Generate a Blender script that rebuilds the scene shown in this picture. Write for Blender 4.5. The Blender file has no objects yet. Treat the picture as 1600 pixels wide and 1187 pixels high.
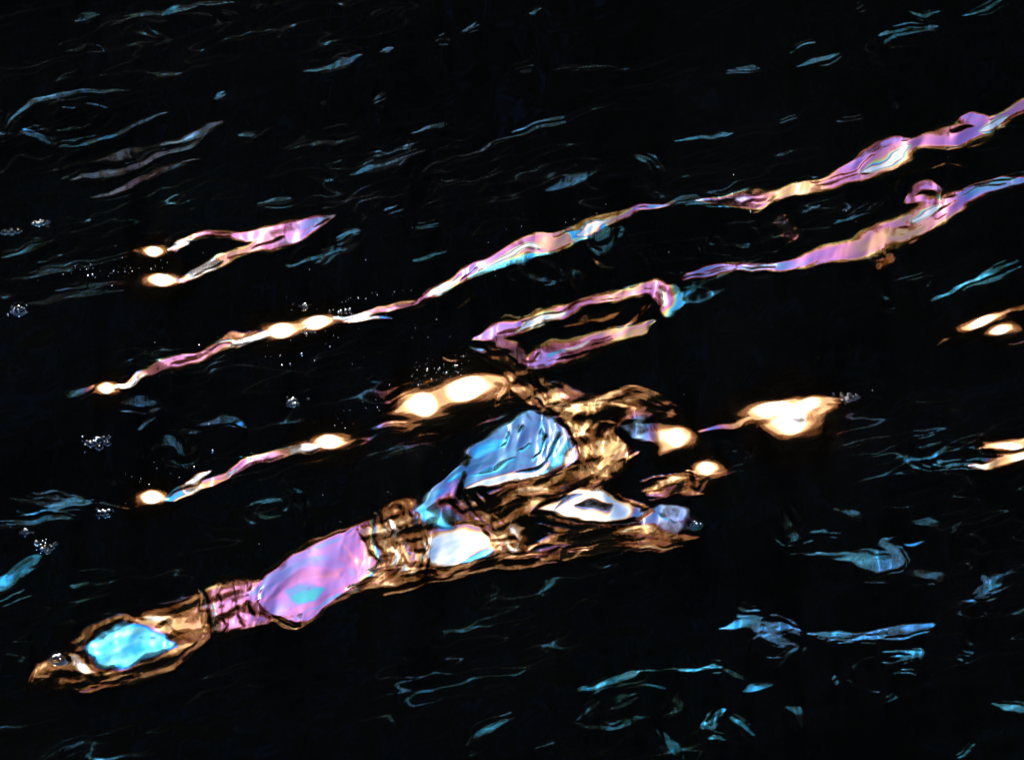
import bpy, bmesh, math, random
import numpy as np

random.seed(7)
rng = np.random.default_rng(11)
sc = bpy.context.scene
COL = sc.collection
R = math.radians

# ------------------------------------------------------------------ camera, sky, sun, exposure
PITCH = R(36.0)                 # the lens looks down at the water
DIST, LENS, SENSOR = 5.8, 170.0, 36.0
SUN_EL = 63.0
W, H = 1600.0, 1187.0           # the frame the layout was measured in
CAM = np.array([0.0, -DIST * math.cos(PITCH), DIST * math.sin(PITCH)])
cd = bpy.data.cameras.new('camera')
cam = bpy.data.objects.new('camera', cd)
COL.objects.link(cam)
cam.location = CAM
cam.rotation_euler = (math.pi / 2 - PITCH, 0, 0)
cd.lens, cd.sensor_width = LENS, SENSOR
cd.clip_start, cd.clip_end = 0.1, 3000
sc.camera = cam

world = bpy.data.worlds.new('World')
sc.world = world
world.use_nodes = True
wn = world.node_tree
bg = wn.nodes['Background']
sky = wn.nodes.new('ShaderNodeTexSky')
sky.sky_type = 'NISHITA'
sky.sun_disc = False
sky.sun_elevation = R(SUN_EL)
sky.sun_rotation = 0.0
sky.dust_density = 1.0
wn.links.new(sky.outputs[0], bg.inputs[0])
bg.inputs[1].default_value = 0.09

sd = bpy.data.lights.new('sun', 'SUN')
sd.energy = 3.0
sd.angle = R(0.53)
sd.color = (1.0, 0.84, 0.62)
sun = bpy.data.objects.new('sun', sd)
COL.objects.link(sun)
sun.rotation_euler = (-R(90 - SUN_EL), 0, 0)
sun.location = (0, 8, 16)

sc.view_settings.view_transform = 'Standard'
sc.view_settings.look = 'None'
sc.view_settings.gamma = 1.0
sc.view_settings.use_curve_mapping = False
sc.view_settings.exposure = 3.85

# ------------------------------------------------------------------ helpers
FPX = LENS / SENSOR * W
fwd = np.array([0, math.cos(PITCH), -math.sin(PITCH)])
upv = np.array([0, math.sin(PITCH), math.cos(PITCH)])


def project(x, y, z):
    dx, dy, dz = x - CAM[0], y - CAM[1], z - CAM[2]
    d = dy * fwd[1] + dz * fwd[2]
    u = dy * upv[1] + dz * upv[2]
    return W / 2 + FPX * dx / d, H / 2 - FPX * u / d


def at(px, py, z=0.0):
    """point on the level z seen at a place of the photograph"""
    a = (px - W / 2) / FPX
    b = (H / 2 - py) / FPX
    d = np.array([a, fwd[1] + b * upv[1], fwd[2] + b * upv[2]])
    t = (z - CAM[2]) / d[2]
    return CAM + d * t


def new_mat(name):
    m = bpy.data.materials.new(name)
    m.use_nodes = True
    return m, m.node_tree, m.node_tree.nodes['Principled BSDF']


def link_obj(name, me, mat=None, parent=None):
    o = bpy.data.objects.new(name, me)
    COL.objects.link(o)
    if mat and me is not None:
        me.materials.append(mat)
    if parent:
        o.parent = parent
    return o


def grid_mesh(name, co, quads, film=None, ior=None):
    me = bpy.data.meshes.new(name)
    n = len(quads)
    me.vertices.add(len(co))
    me.vertices.foreach_set('co', co.astype(np.float32).ravel())
    me.loops.add(n * 4)
    me.loops.foreach_set('vertex_index', quads.astype(np.int32).ravel())
    me.polygons.add(n)
    me.polygons.foreach_set('loop_start', np.arange(0, n * 4, 4, dtype=np.int32))
    me.polygons.foreach_set('use_smooth', np.ones(n, dtype=bool))
    me.update(calc_edges=True)
    if film is not None:
        at_ = me.attributes.new('film_nm', 'FLOAT', 'POINT')
        at_.data.foreach_set('value', film.astype(np.float32))
        at_ = me.attributes.new('film_ior', 'FLOAT', 'POINT')
        at_.data.foreach_set('value', ior.astype(np.float32))
    return me


def smooth01(t):
    t = np.clip(t, 0, 1)
    return t * t * (3 - 2 * t)


# ------------------------------------------------------------------ wave and film layout
MG = 170                                    # margin of the layout sheet round the frame, px
CW, CH = int(W) + 2 * MG, int(H) + 2 * MG
E = np.zeros((CH, CW), np.float32)          # how high above the horizon each wave face looks, degrees
F = np.zeros((CH, CW), np.float32)          # oil film thickness, nanometres
FI = np.full((CH, CW), 1.66, np.float32)    # how dense the oil film is (its index)
SL = np.zeros((CH, CW), np.int16)           # which slick lies here
RO = np.zeros((CH, CW), np.float32)         # where ripples run strong


def noise(wx, wy, ang=0.0, seed=0, shape=(CH, CW)):
    """smooth gaussian noise, wx/wy correlation lengths in px along/across a direction"""
    r = np.random.default_rng(seed)
    a = np.fft.rfft2(r.standard_normal(shape).astype(np.float32))
    fy = np.fft.fftfreq(shape[0])[:, None]
    fx = np.fft.rfftfreq(shape[1])[None, :]
    c, s = math.cos(ang), math.sin(ang)
    u, v = fx * c + fy * s, -fx * s + fy * c
    k = np.exp(-2 * (math.pi ** 2) * ((u * wx) ** 2 + (v * wy) ** 2) / 4)
    n = np.fft.irfft2(a * k, s=shape)
    return (n / n.std()).astype(np.float32)


FLOW = R(-13)                               # the ripples run up to the right
yy, xx = np.mgrid[0:CH, 0:CW].astype(np.float32)
yy -= MG
xx -= MG
BASE_E = 35.0
E += BASE_E - 2.2 + 1.6 * noise(260, 90, FLOW, 1)
F += 212 + 3 * noise(150, 60, FLOW, 2)  # even film that tints the mirrored sky blue


def spline(pts, n=7):
    """Catmull-Rom through the points, all columns"""
    p = np.array(pts, float)
    if len(p) < 2:
        return np.vstack([p, p + [0.5] + [0] * (p.shape[1] - 1)])
    q = np.vstack([2 * p[0] - p[1], p, 2 * p[-1] - p[-2]])
    out = []
    for i in range(len(p) - 1):
        a, b, c, d = q[i], q[i + 1], q[i + 2], q[i + 3]
        for t in np.linspace(0, 1, n, endpoint=False):
            out.append(0.5 * (2 * b + (c - a) * t + (2 * a - 5 * b + 4 * c - d) * t * t + (3 * b - a - 3 * c + d) * t ** 3))
    out.append(p[-1])
    return np.array(out)


def window(x0, y0, x1, y1):
    i0, i1 = max(0, int(y0 + MG)), min(CH, int(y1 + MG) + 1)
    j0, j1 = max(0, int(x0 + MG)), min(CW, int(x1 + MG) + 1)
    return (slice(i0, i1), slice(j0, j1)) if i1 > i0 and j1 > j0 else None


def lay(w, a, e, f, af, rough, slick):
    E[w] = E[w] + (e - E[w]) * a
    if f is not None:
        f = np.asarray(f, np.float32)
        thin_oil = f >= 1000                # a lighter oil of lower index: paler colours
        f = np.where(thin_oil, f - 1000, f)
        F[w] = F[w] + (f - F[w]) * af
        if slick:
            FI[w] = FI[w] + (np.where(thin_oil, 1.5, 1.66 - 0.14 * smooth01((f - 270) / 40)) - FI[w]) * af
    if rough is not None:
        RO[w] = np.maximum(RO[w], rough * af)
    if slick:
        s = SL[w]
        s[af > 0.01] = slick
        SL[w] = s


def L(pts, e=54, f=None, slick=0, rough=None, soft=1.0, wide=1.35, taper=True):
    """a wave face along a line: points (x, y, halfwidth[, film])"""
    if f is not None and len(pts[0]) == 3:
        pts = [tuple(p) + (f,) for p in pts]
    film = len(pts[0]) == 4
    if not film:
        pts = [tuple(p) + (0,) for p in pts]
    if taper and len(pts) > 1:
        pts = list(pts)
        (x0, y0, w0, f0), (x1, y1, w1, f1) = pts[0], pts[1]
        pts[0] = (x0, y0, max(1.2, w0 * 0.4), f0)
        (x0, y0, w0, f0) = pts[-1]
        pts[-1] = (x0, y0, max(1.2, w0 * 0.4), f0)
    s = spline(pts)
    if film:
        k = np.minimum(np.arange(len(s)) // 7, len(pts) - 1)
        fv = np.array([p[3] for p in pts], float)
        k2 = np.minimum(k + 1, len(pts) - 1)
        u = (np.arange(len(s)) % 7) / 7
        jump = np.abs(fv[k2] - fv[k]) > 130
        s[:, 3] = fv[k] + (fv[k2] - fv[k]) * np.where(jump, u > 0.5, u)
    s[:, 2] = np.maximum(s[:, 2], 1.1) * 1.25
    m = s[:, 2].max() * 2.2 + 4
    w = window(s[:, 0].min() - m, s[:, 1].min() - m, s[:, 0].max() + m, s[:, 1].max() + m)
    if w is None:
        return
    X, Y = xx[w], yy[w]
    best = np.full(X.shape, 9.0, np.float32)
    fl = np.zeros(X.shape, np.float32)
    for i in range(len(s) - 1):
        ax, ay, aw, af_ = s[i]
        bx, by, bw, bf = s[i + 1]
        mm = max(aw, bw) * 2.2 + 2
        sub = window(min(ax, bx) - mm, min(ay, by) - mm, max(ax, bx) + mm, max(ay, by) + mm)
        if sub is None:
            continue
        o = (slice(sub[0].start - w[0].start, sub[0].stop - w[0].start), slice(sub[1].start - w[1].start, sub[1].stop - w[1].start))
        x_, y_ = X[o], Y[o]
        dx, dy = bx - ax, by - ay
        t = np.clip(((x_ - ax) * dx + (y_ - ay) * dy) / (dx * dx + dy * dy + 1e-6), 0, 1)
        d = np.hypot(x_ - ax - t * dx, y_ - ay - t * dy) / (aw + (bw - aw) * t)
        g = d < best[o]
        best[o][g] = d[g]
        fl[o][g] = (af_ + (bf - af_) * (t if abs(bf - af_) < 40 else (t > 0.5)))[g]
    a = smooth01((1.18 - best) / (0.68 * soft))
    af = smooth01((wide - best) / (wide - 0.45)) if film else a
    if film and e >= 50:
        e += 3
    lay(w, a, e, fl if film else None, af, rough, slick)


def P(pts, e=54, f=None, slick=0, rough=None, soft=9.0, grow=4.0):
    """a wave face inside an outline; soft edge in px"""
    p = np.array(pts, float)
    q = spline([tuple(v) for v in np.vstack([p, p[:1]])], 4)[:-1]
    m = soft + grow + 14
    w = window(q[:, 0].min() - m, q[:, 1].min() - m, q[:, 0].max() + m, q[:, 1].max() + m)
    X, Y = xx[w], yy[w]
    ins = np.zeros(X.shape, bool)
    dist = np.full(X.shape, 1e6, np.float32)
    for i in range(len(q)):
        ax, ay = q[i]
        bx, by = q[(i + 1) % len(q)]
        c = (ay > Y) != (by > Y)
        ins ^= c & (X < (bx - ax) * (Y - ay) / ((by - ay) if by != ay else 1e-6) + ax)
        dx, dy = bx - ax, by - ay
        t = np.clip(((X - ax) * dx + (Y - ay) * dy) / (dx * dx + dy * dy + 1e-6), 0, 1)
        dist = np.minimum(dist, np.hypot(X - ax - t * dx, Y - ay - t * dy))
    sd_ = np.where(ins, dist, -dist)
    a = smooth01((sd_ + grow) / soft)
    af = smooth01((sd_ + grow + 9) / (soft + 7))
    lay(w, a, e, f, af, rough, slick)


PALE, PALE_LILAC = 1238, 1396            # pale sky blue and pale lilac of a lighter oil
BLUE, CYAN, WHITE, CREAM, GOLD, ROSE = 214, 232, 52, 90, 142, 158
YEL, ORANGE, PINK, LILAC, TEAL = 330, 357, 386, 406, 432

sr = random.Random(3)


def strands(pts, n, slick=0, film=True, spread=1.15, outer=(43, 47), e_hi=60, thin=(1.1, 2.2)):
    """fine threads that run along a wave face: dark veins, pale veins and gold threads beside it"""
    dense = spline(pts, 12)
    for _ in range(n):
        u = sr.uniform(-spread, spread)
        i0 = sr.randrange(0, max(1, len(dense) - 8))
        i1 = min(len(dense) - 1, i0 + sr.randrange(7, 26))
        seg = dense[i0:i1 + 1:3]
        if len(seg) < 2:
            continue
        d = np.gradient(seg[:, :2], axis=0)
        d /= np.linalg.norm(d, axis=1)[:, None] + 1e-9
        du = sr.uniform(-0.25, 0.25)
        off = (u + du * np.linspace(0, 1, len(seg))) * seg[:, 2] * 1.15
        q = seg[:, :2] + np.stack([-d[:, 1], d[:, 0]], -1) * off[:, None]
        w_ = sr.uniform(*thin)
        fm = float(seg[len(seg) // 2, 3]) if seg.shape[1] > 3 else 0
        k = sr.random()
        if abs(u) > 0.85:
            f_, e_ = (GOLD + sr.uniform(-4, 10) if fm < 250 else ORANGE + sr.uniform(-16, 6)), sr.uniform(outer[0] + 2, outer[1] + 3)
        elif k < 0.5:
            f_, e_ = fm + sr.uniform(-8, 8), sr.uniform(*outer)
        else:
            f_, e_ = fm + sr.choice((-22, -14, 14, 22)), e_hi - sr.uniform(0, 4)
        if film and fm:
            L([(a, b, w_, f_) for a, b in q], e_ - 3 if e_ >= 50 else e_, slick=slick, wide=1.15)
        else:
            L([(a, b, w_) for a, b in q], e_)


def rim(pts, n, slick, lo=1.02, hi=1.16, f=None, e=(45, 49)):
    """gold threads nested round an outline"""
    p = np.array(pts, float)
    c = p.mean(0)
    q = spline([tuple(v) for v in np.vstack([p, p[:1]])], 6)
    for _ in range(n):
        k = sr.uniform(lo, hi)
        i0 = sr.randrange(len(q))
        m = sr.randrange(6, 18)
        idx = [(i0 + i) % len(q) for i in range(0, m, 2)]
        L([(c[0] + (q[i][0] - c[0]) * k, c[1] + (q[i][1] - c[1]) * (k + 0.02), sr.uniform(1.2, 2.4), (f or GOLD) + sr.uniform(-5, 10)) for i in idx], sr.uniform(*e), slick=slick, wide=1.2)


# --- faint grey and blue glimmers (sky reflections, their blue put into the film all over the water)
for pts in [
    [(110, 30, 3), (132, 22, 5), (160, 14, 2)], [(200, 22, 2), (290, 10, 2), (360, 0, 2)],
    [(10, 200, 3), (55, 165, 5), (100, 148, 5), (150, 141, 4), (205, 138, 2)],
    [(90, 228, 3), (140, 222, 3), (190, 207, 4), (228, 192, 4), (255, 178, 3)], [(-20, 205, 8), (14, 214, 4)],
    [(378, 212, 5), (398, 210, 6)], [(340, 156, 2), (356, 150, 3)], [(245, 112, 2), (280, 109, 3)],
    [(345, 16, 2), (368, 25, 2)], [(392, -5, 4), (396, 18, 5)],
    [(475, 110, 3), (520, 95, 5), (556, 80, 2)], [(594, 77, 3), (614, 73, 3)], [(682, 62, 3), (706, 59, 3)],
    [(585, 164, 3), (602, 156, 4)], [(728, 53, 2), (756, 40, 3)], [(645, 204, 2), (690, 196, 4), (706, 191, 4)],
    [(1055, 219, 2), (1150, 207, 3)], [(1134, 109, 2), (1180, 101, 3)], [(1235, 83, 3), (1275, 68, 3)],
    [(1240, 108, 2), (1270, 99, 4), (1312, 85, 3)], [(1380, 54, 5), (1420, 47, 5), (1462, 42, 3)],
    [(1380, 66, 6), (1396, 58, 7)], [(1500, 29, 2), (1535, 16, 4), (1570, -2, 3)], [(1425, 19, 3), (1440, 24, 3), (1462, 20, 2)],
    [(1338, 10, 4), (1350, 6, 4)], [(1310, 188, 4), (1350, 184, 5)], [(1214, 189, 2), (1240, 184, 3)], [(1398, 168, 2), (1412, 165, 2)],
    [(400, 319, 5), (452, 310, 5)], [(452, 411, 6), (510, 400, 3), (566, 385, 5)], [(530, 378, 6), (562, 364, 4)],
    [(612, 338, 5), (632, 329, 5)], [(648, 356, 2), (690, 347, 4)],
    [(-20, 920, 12), (25, 898, 10), (66, 872, 5)], [(-10, 940, 6), (40, 918, 5)],
    [(1452, 466, 5), (1520, 443, 3), (1585, 410, 5)],
    [(1122, 976, 3), (1160, 972, 7), (1192, 980, 9), (1218, 978, 6), (1252, 986, 2)], [(1180, 984, 5), (1205, 996, 8), (1220, 1004, 4)], [(1262, 988, 3), (1300, 990, 5), (1356, 993, 5)], [(1340, 990, 3), (1410, 987, 5), (1464, 981, 2)],
    [(1152, 950, 5), (1182, 951, 6)], [(1292, 1003, 3), (1350, 1000, 3), (1396, 994, 3)],
    [(912, 1085, 2), (950, 1069, 7), (984, 1057, 8), (1000, 1052, 2)], [(1102, 1039, 6), (1122, 1041, 6)],
    [(1166, 1079, 3), (1188, 1072, 6), (1212, 1062, 4)], [(1098, 1128, 7), (1112, 1138, 8), (1110, 1124, 8), (1127, 1105, 4)],
    [(1138, 1125, 4), (1160, 1130, 6), (1180, 1146, 7)], [(1108, 1158, 6), (1128, 1160, 6)],
    [(1026, 1148, 5), (1040, 1162, 9), (1052, 1190, 5)], [(1224, 1106, 3), (1245, 1115, 6), (1256, 1132, 7)],
    [(1280, 869, 5), (1330, 872, 7), (1372, 881, 10), (1408, 874, 9), (1396, 860, 7), (1379, 850, 6), (1394, 836, 3)],
    [(1536, 900, 4), (1541, 916, 8), (1520, 931, 4)], [(1524, 938, 2), (1548, 916, 4), (1566, 902, 3)], [(1542, 930, 2), (1564, 916, 3)],
    [(1505, 1017, 7), (1520, 1022, 7)], [(1400, 1054, 3), (1438, 1058, 4)], [(1388, 1100, 5), (1410, 1090, 5)],
    [(1556, 1101, 4), (1580, 1108, 5), (1620, 1108, 5)], [(1486, 1183, 3), (1522, 1168, 3)], [(1298, 1064, 6), (1304, 1060, 6)],
    [(1380, 1018, 3), (1428, 1020, 3), (1436, 1022, 3), (1396, 1036, 2)],
]:
    L(pts, 51.5, soft=0.9)
    strands(pts, 3, film=False, spread=2.2, outer=(44, 49), e_hi=52)
for pts in [   # dimmer ones look at the ragged top of the added trees only
    [(545, 272, 5), (600, 260, 8), (658, 243, 6)], [(486, 226, 8), (550, 212, 6)], [(700, 251, 2), (760, 230, 3), (800, 213, 3)],
    [(790, 218, 3), (870, 192, 3), (955, 160, 2)], [(855, 293, 6), (905, 278, 8), (945, 258, 8)], [(440, 232, 2), (485, 220, 3)],
    [(0, 398, 3), (50, 389, 4), (92, 376, 3)], [(45, 425, 2), (130, 412, 2), (220, 398, 3)], [(10, 437, 2), (60, 430, 3), (120, 420, 2)],
    [(40, 475, 6), (80, 466, 5), (130, 459, 5), (190, 462, 3)], [(85, 452, 5), (150, 444, 4), (200, 448, 3)], [(-5, 468, 3), (20, 466, 3)],
    [(0, 779, 3), (50, 784, 4), (100, 793, 5), (150, 786, 3)], [(0, 818, 3), (80, 814, 4), (130, 818, 2)],
    [(40, 774, 2), (100, 780, 3), (150, 781, 2)], [(110, 918, 9), (175, 912, 6)], [(0, 830, 2), (70, 822, 2)],
    [(736, 1160, 5), (760, 1142, 6), (800, 1122, 3)], [(730, 1186, 3), (755, 1172, 3)], [(838, 1170, 4), (870, 1162, 7)],
    [(1000, 1050, 3), (1050, 1048, 2), (1102, 1040, 3)], [(895, 1137, 4), (915, 1110, 4), (940, 1098, 3)],
    [(900, 1138, 4), (950, 1140, 3), (1000, 1134, 3)], [(1035, 1118, 4), (1060, 1100, 6), (1064, 1082, 5)],
    [(1120, 1044, 2), (1170, 1064, 3)], [(1200, 1000, 4), (1238, 1010, 4), (1220, 1040, 6)],
    [(1440, 700, 5), (1470, 688, 5)], [(1460, 722, 3), (1490, 732, 3), (1560, 724, 4)], [(1385, 487, 3), (1402, 480, 4)],
    [(1300, 798, 2), (1330, 810, 3), (1356, 824, 3)], [(1220, 795, 6), (1236, 830, 8), (1250, 842, 4)],
    [(1420, 893, 10), (1460, 896, 8), (1470, 906, 6)], [(1350, 910, 4), (1386, 912, 4)], [(1495, 838, 4), (1508, 818, 4)],
    [(500, 160, 2), (510, 160, 2)], [(800, 110, 2), (835, 102, 3)], [(865, 112, 3), (900, 104, 3), (965, 98, 2)],
    [(100, 85, 3), (135, 72, 3)], [(230, 40, 6), (250, 58, 4), (235, 68, 5)], [(225, 30, 5), (260, 26, 4)],
    [(820, 22, 4), (842, 16, 3)], [(645, 405, 5), (680, 390, 6)], [(190, 625, 5), (250, 628, 10), (240, 655, 8), (215, 668, 4)],
    [(310, 662, 5), (360, 656, 6), (390, 672, 6)], [(240, 700, 7), (268, 690, 8), (280, 712, 8)], [(290, 728, 8), (298, 738, 6)],
    [(215, 700, 5), (225, 718, 5)], [(172, 745, 4), (178, 758, 5)], [(160, 785, 5), (210, 790, 6)], [(460, 760, 4), (478, 780, 5), (475, 830, 4)],
    [(100, 612, 7), (120, 615, 6), (145, 606, 4)], [(395, 790, 5), (425, 782, 5), (448, 784, 3)],
    [(700, 350, 6), (665, 335, 0), ] if False else [(655, 400, 4), (690, 386, 4)],
]:
    L(pts, 48, soft=0.9)
    strands(pts, 2, film=False, spread=2.6, outer=(43, 46), e_hi=48)

def rings(cx, cy, rx, ry, tn, n, e=(43.5, 48)):
    """broken rings of a small eddy"""
    c, s_ = math.cos(R(tn)), math.sin(R(tn))
    for _ in range((n + 1) // 2):
        k = sr.uniform(0.35, 1.05)
        a0, da = sr.uniform(0, 6.28), sr.uniform(0.7, 1.7)
        jx, jy = sr.uniform(-4, 4), sr.uniform(-2, 2)
        pts = []
        for i in range(6):
            a = a0 + da * i / 5
            x, y = rx * k * math.cos(a), ry * k * math.sin(a)
            pts.append((cx + jx + x * c + y * s_, cy + jy - x * s_ + y * c, sr.uniform(1.2, 3.2)))
        L(pts, sr.uniform(*e))


for q in [(115, 185, 115, 40, 8, 20), (1000, 1110, 100, 40, 6, 16), (1495, 712, 75, 22, 4, 14), (945, 368, 34, 20, 10, 12), (835, 425, 46, 20, 12, 10), (1300, 330, 90, 30, 14, 14),
          (1440, 835, 60, 26, 8, 10), (70, 790, 90, 24, -2, 12), (740, 265, 80, 24, 14, 12), (980, 270, 60, 26, 12, 10), (1220, 1010, 60, 30, 0, 10), (1380, 1050, 80, 40, 5, 12),
          (430, 215, 50, 20, 8, 8), (290, 700, 60, 40, 20, 12), (1420, 450, 90, 30, 18, 8), (250, 45, 90, 25, 6, 10), (1430, 60, 80, 24, 10, 10), (560, 250, 90, 24, 14, 10),
          (1150, 370, 60, 26, 12, 12), (430, 790, 50, 26, 6, 8), (1290, 850, 90, 24, 0, 10), (500, 390, 70, 26, 14, 10)]:
    rings(*q)

# --- grey lilac streaks, upper left
for pts in [
    [(82, 263, 3), (150, 249, 6), (195, 243, 5), (245, 226, 4), (280, 212, 5), (318, 202, 7), (340, 190, 8)],
    [(108, 286, 2), (160, 272, 5), (205, 257, 5), (255, 240, 4), (290, 228, 5), (322, 210, 5)],
    [(145, 302, 3), (190, 290, 5), (230, 274, 4), (270, 262, 3), (315, 250, 3)],
]:
    L([(a, b, c, PALE + 4) for a, b, c in pts], 49.9, slick=12, rough=0.6)
    strands(pts, 5, film=False, spread=2.4, outer=(44, 48), e_hi=51)

# --- slick 1: upper right band, outer half
bp = [(1640, 135, 8, PINK), (1598, 162, 9, PINK), (1560, 190, 13, PINK), (1530, 201, 15, LILAC), (1490, 212, 13, PINK), (1440, 224, 11, PINK + 6),
   (1400, 238, 20, PINK), (1360, 255, 22, PINK - 5), (1320, 273, 15, PINK), (1290, 286, 11, ORANGE + 8), (1250, 296, 9, ORANGE), (1212, 306, 8, ORANGE),
   (1182, 313, 13, PINK), (1150, 312, 9, LILAC), (1095, 313, 3, TEAL)]
L(bp, 55, slick=1, rough=0.6)
strands(bp, 26, 1, outer=(45, 49))
L([(1500, 192, 6, LILAC), (1525, 186, 9, LILAC), (1545, 190, 6, PINK)], 54, slick=1, rough=0.6)
L([(1428, 216, 4, LILAC), (1395, 222, 6, LILAC), (1350, 240, 5, LILAC), (1310, 262, 4, PINK)], 52, slick=1)
L([(1562, 206, 4, YEL), (1530, 222, 6, YEL), (1480, 232, 4, GOLD)], 46.5, slick=1, rough=0.8)
L([(1345, 268, 6), (1358, 266, 6)], 41, soft=1.4)
# --- slick 2: the same band's inner half
bp = [(1060, 314, 3, TEAL), (1022, 318, 5, TEAL), (995, 323, 6, LILAC), (965, 338, 9, ORANGE), (932, 350, 11, 222), (900, 360, 11, 226), (868, 374, 12, ORANGE),
   (828, 385, 15, PINK), (785, 401, 14, PINK), (748, 419, 12, LILAC), (712, 440, 8, PINK), (682, 458, 8, LILAC), (650, 471, 6, PINK),
   (620, 480, 5, ORANGE), (590, 485, 5, ORANGE), (560, 489, 5, WHITE), (525, 494, 5, WHITE)]
L(bp, 55, slick=2, rough=0.7)
strands(bp, 38, 2, outer=(45, 49))
L([(985, 322, 2, YEL), (950, 336, 4, YEL), (905, 348, 4, YEL), (880, 358, 3, GOLD)], 50, slick=2, rough=0.6)
L([(860, 388, 3, CYAN), (815, 408, 5, CYAN), (770, 420, 5, CYAN), (735, 436, 4, CYAN)], 52, slick=2, rough=0.6)
L([(540, 494, 3, WHITE), (575, 497, 5, WHITE), (606, 497, 3, BLUE)], 53, slick=2)
for pts in [[(1030, 317, 3), (1062, 312, 4), (1100, 308, 3)], [(1075, 322, 2), (1112, 316, 4), (1150, 312, 5)], [(1120, 306, 3), (1150, 302, 5), (1170, 300, 3)]]:
    L(pts, 51)
    strands(pts, 3, film=False, spread=2.2, outer=(44, 49), e_hi=53)
# --- slick 3: right middle band with its curl
bp = [(1640, 270, 9, TEAL), (1598, 282, 9, TEAL), (1560, 290, 11, TEAL), (1522, 303, 13, TEAL), (1492, 318, 17, PINK), (1462, 330, 20, PINK), (1430, 346, 20, ORANGE + 6),
   (1400, 362, 19, ORANGE), (1370, 377, 17, ORANGE), (1338, 389, 15, ORANGE + 8), (1300, 396, 12, PINK), (1262, 403, 9, LILAC), (1220, 410, 6, TEAL),
   (1180, 414, 6, LILAC + 8), (1140, 418, 7, LILAC + 8), (1100, 428, 9, TEAL), (1074, 437, 9, TEAL)]
L(bp, 54.5, slick=3, rough=0.55)
strands(bp, 32, 3, outer=(45, 49))
L([(1472, 312, 5, CYAN), (1462, 298, 6, LILAC), (1440, 292, 8, LILAC), (1420, 302, 7, LILAC), (1416, 312, 5, PINK), (1438, 311, 5, PINK), (1455, 318, 7, PINK)], 52, slick=3, rough=0.6)
L([(1376, 392, 8, ORANGE), (1384, 405, 8, ROSE), (1370, 412, 8, ROSE), (1352, 404, 4, ROSE)], 47, slick=3, rough=0.8)
L([(1206, 340, 4, TEAL), (1228, 352, 11, TEAL), (1238, 366, 11, LILAC), (1252, 360, 4, GOLD)], 46.5, slick=3, rough=0.8)
L([(1390, 300, 3, CREAM), (1410, 270, 3, GOLD), (1450, 262, 4, CREAM), (1510, 262, 4, GOLD)], 45, rough=0.8)
L([(1190, 398, 3), (1150, 408, 3), (1120, 412, 3)], 47)
L([(1130, 452, 3), (1080, 470, 8), (1098, 445, 6), (1140, 424, 4)], 46)
# --- slick 4: the hook in the middle, two arms and a turquoise end
bp = [(1050, 452, 12, PINK), (1022, 448, 12, PINK), (1000, 452, 10, ORANGE), (970, 459, 8, ORANGE), (930, 468, 8, PINK - 8), (890, 481, 9, PINK),
   (850, 495, 10, PINK), (812, 509, 10, LILAC), (780, 519, 12, LILAC), (752, 528, 7, LILAC)]
L(bp, 54, slick=4, rough=0.5)
strands(bp, 18, 4, outer=(45, 49))
bp = [(1018, 506, 6, ORANGE), (992, 520, 12, ORANGE), (962, 523, 12, ORANGE), (935, 534, 16, PINK - 6), (895, 550, 20, PINK), (862, 560, 20, LILAC),
   (832, 570, 12, LILAC), (812, 556, 9, PINK)]
L(bp, 53, slick=4, rough=0.6)
strands(bp, 18, 4, outer=(45, 49))
L([(780, 525, 9, LILAC), (800, 540, 10, PINK), (822, 556, 9, LILAC)], 52, slick=4, rough=0.5)
L([(862, 556, 8, TEAL), (885, 550, 8, TEAL)], 53, slick=4)
P([(1042, 444), (1060, 445), (1070, 460), (1066, 478), (1040, 495), (1030, 485), (1044, 470)], 55, CYAN, 4, 0.6, 6)
P([(1010, 445), (1040, 445), (1045, 470), (1033, 488), (1020, 470), (1008, 458)], 54, PINK, 4, 0.6, 6)
L([(975, 478, 3, GOLD), (950, 492, 6, GOLD), (910, 500, 5, GOLD), (880, 512, 3, GOLD)], 45.5, slick=4, rough=1.0)
L([(1012, 470, 3, GOLD), (1000, 486, 4, GOLD), (985, 500, 4, GOLD), (960, 512, 3, GOLD)], 48, slick=4, rough=1.0)
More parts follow.
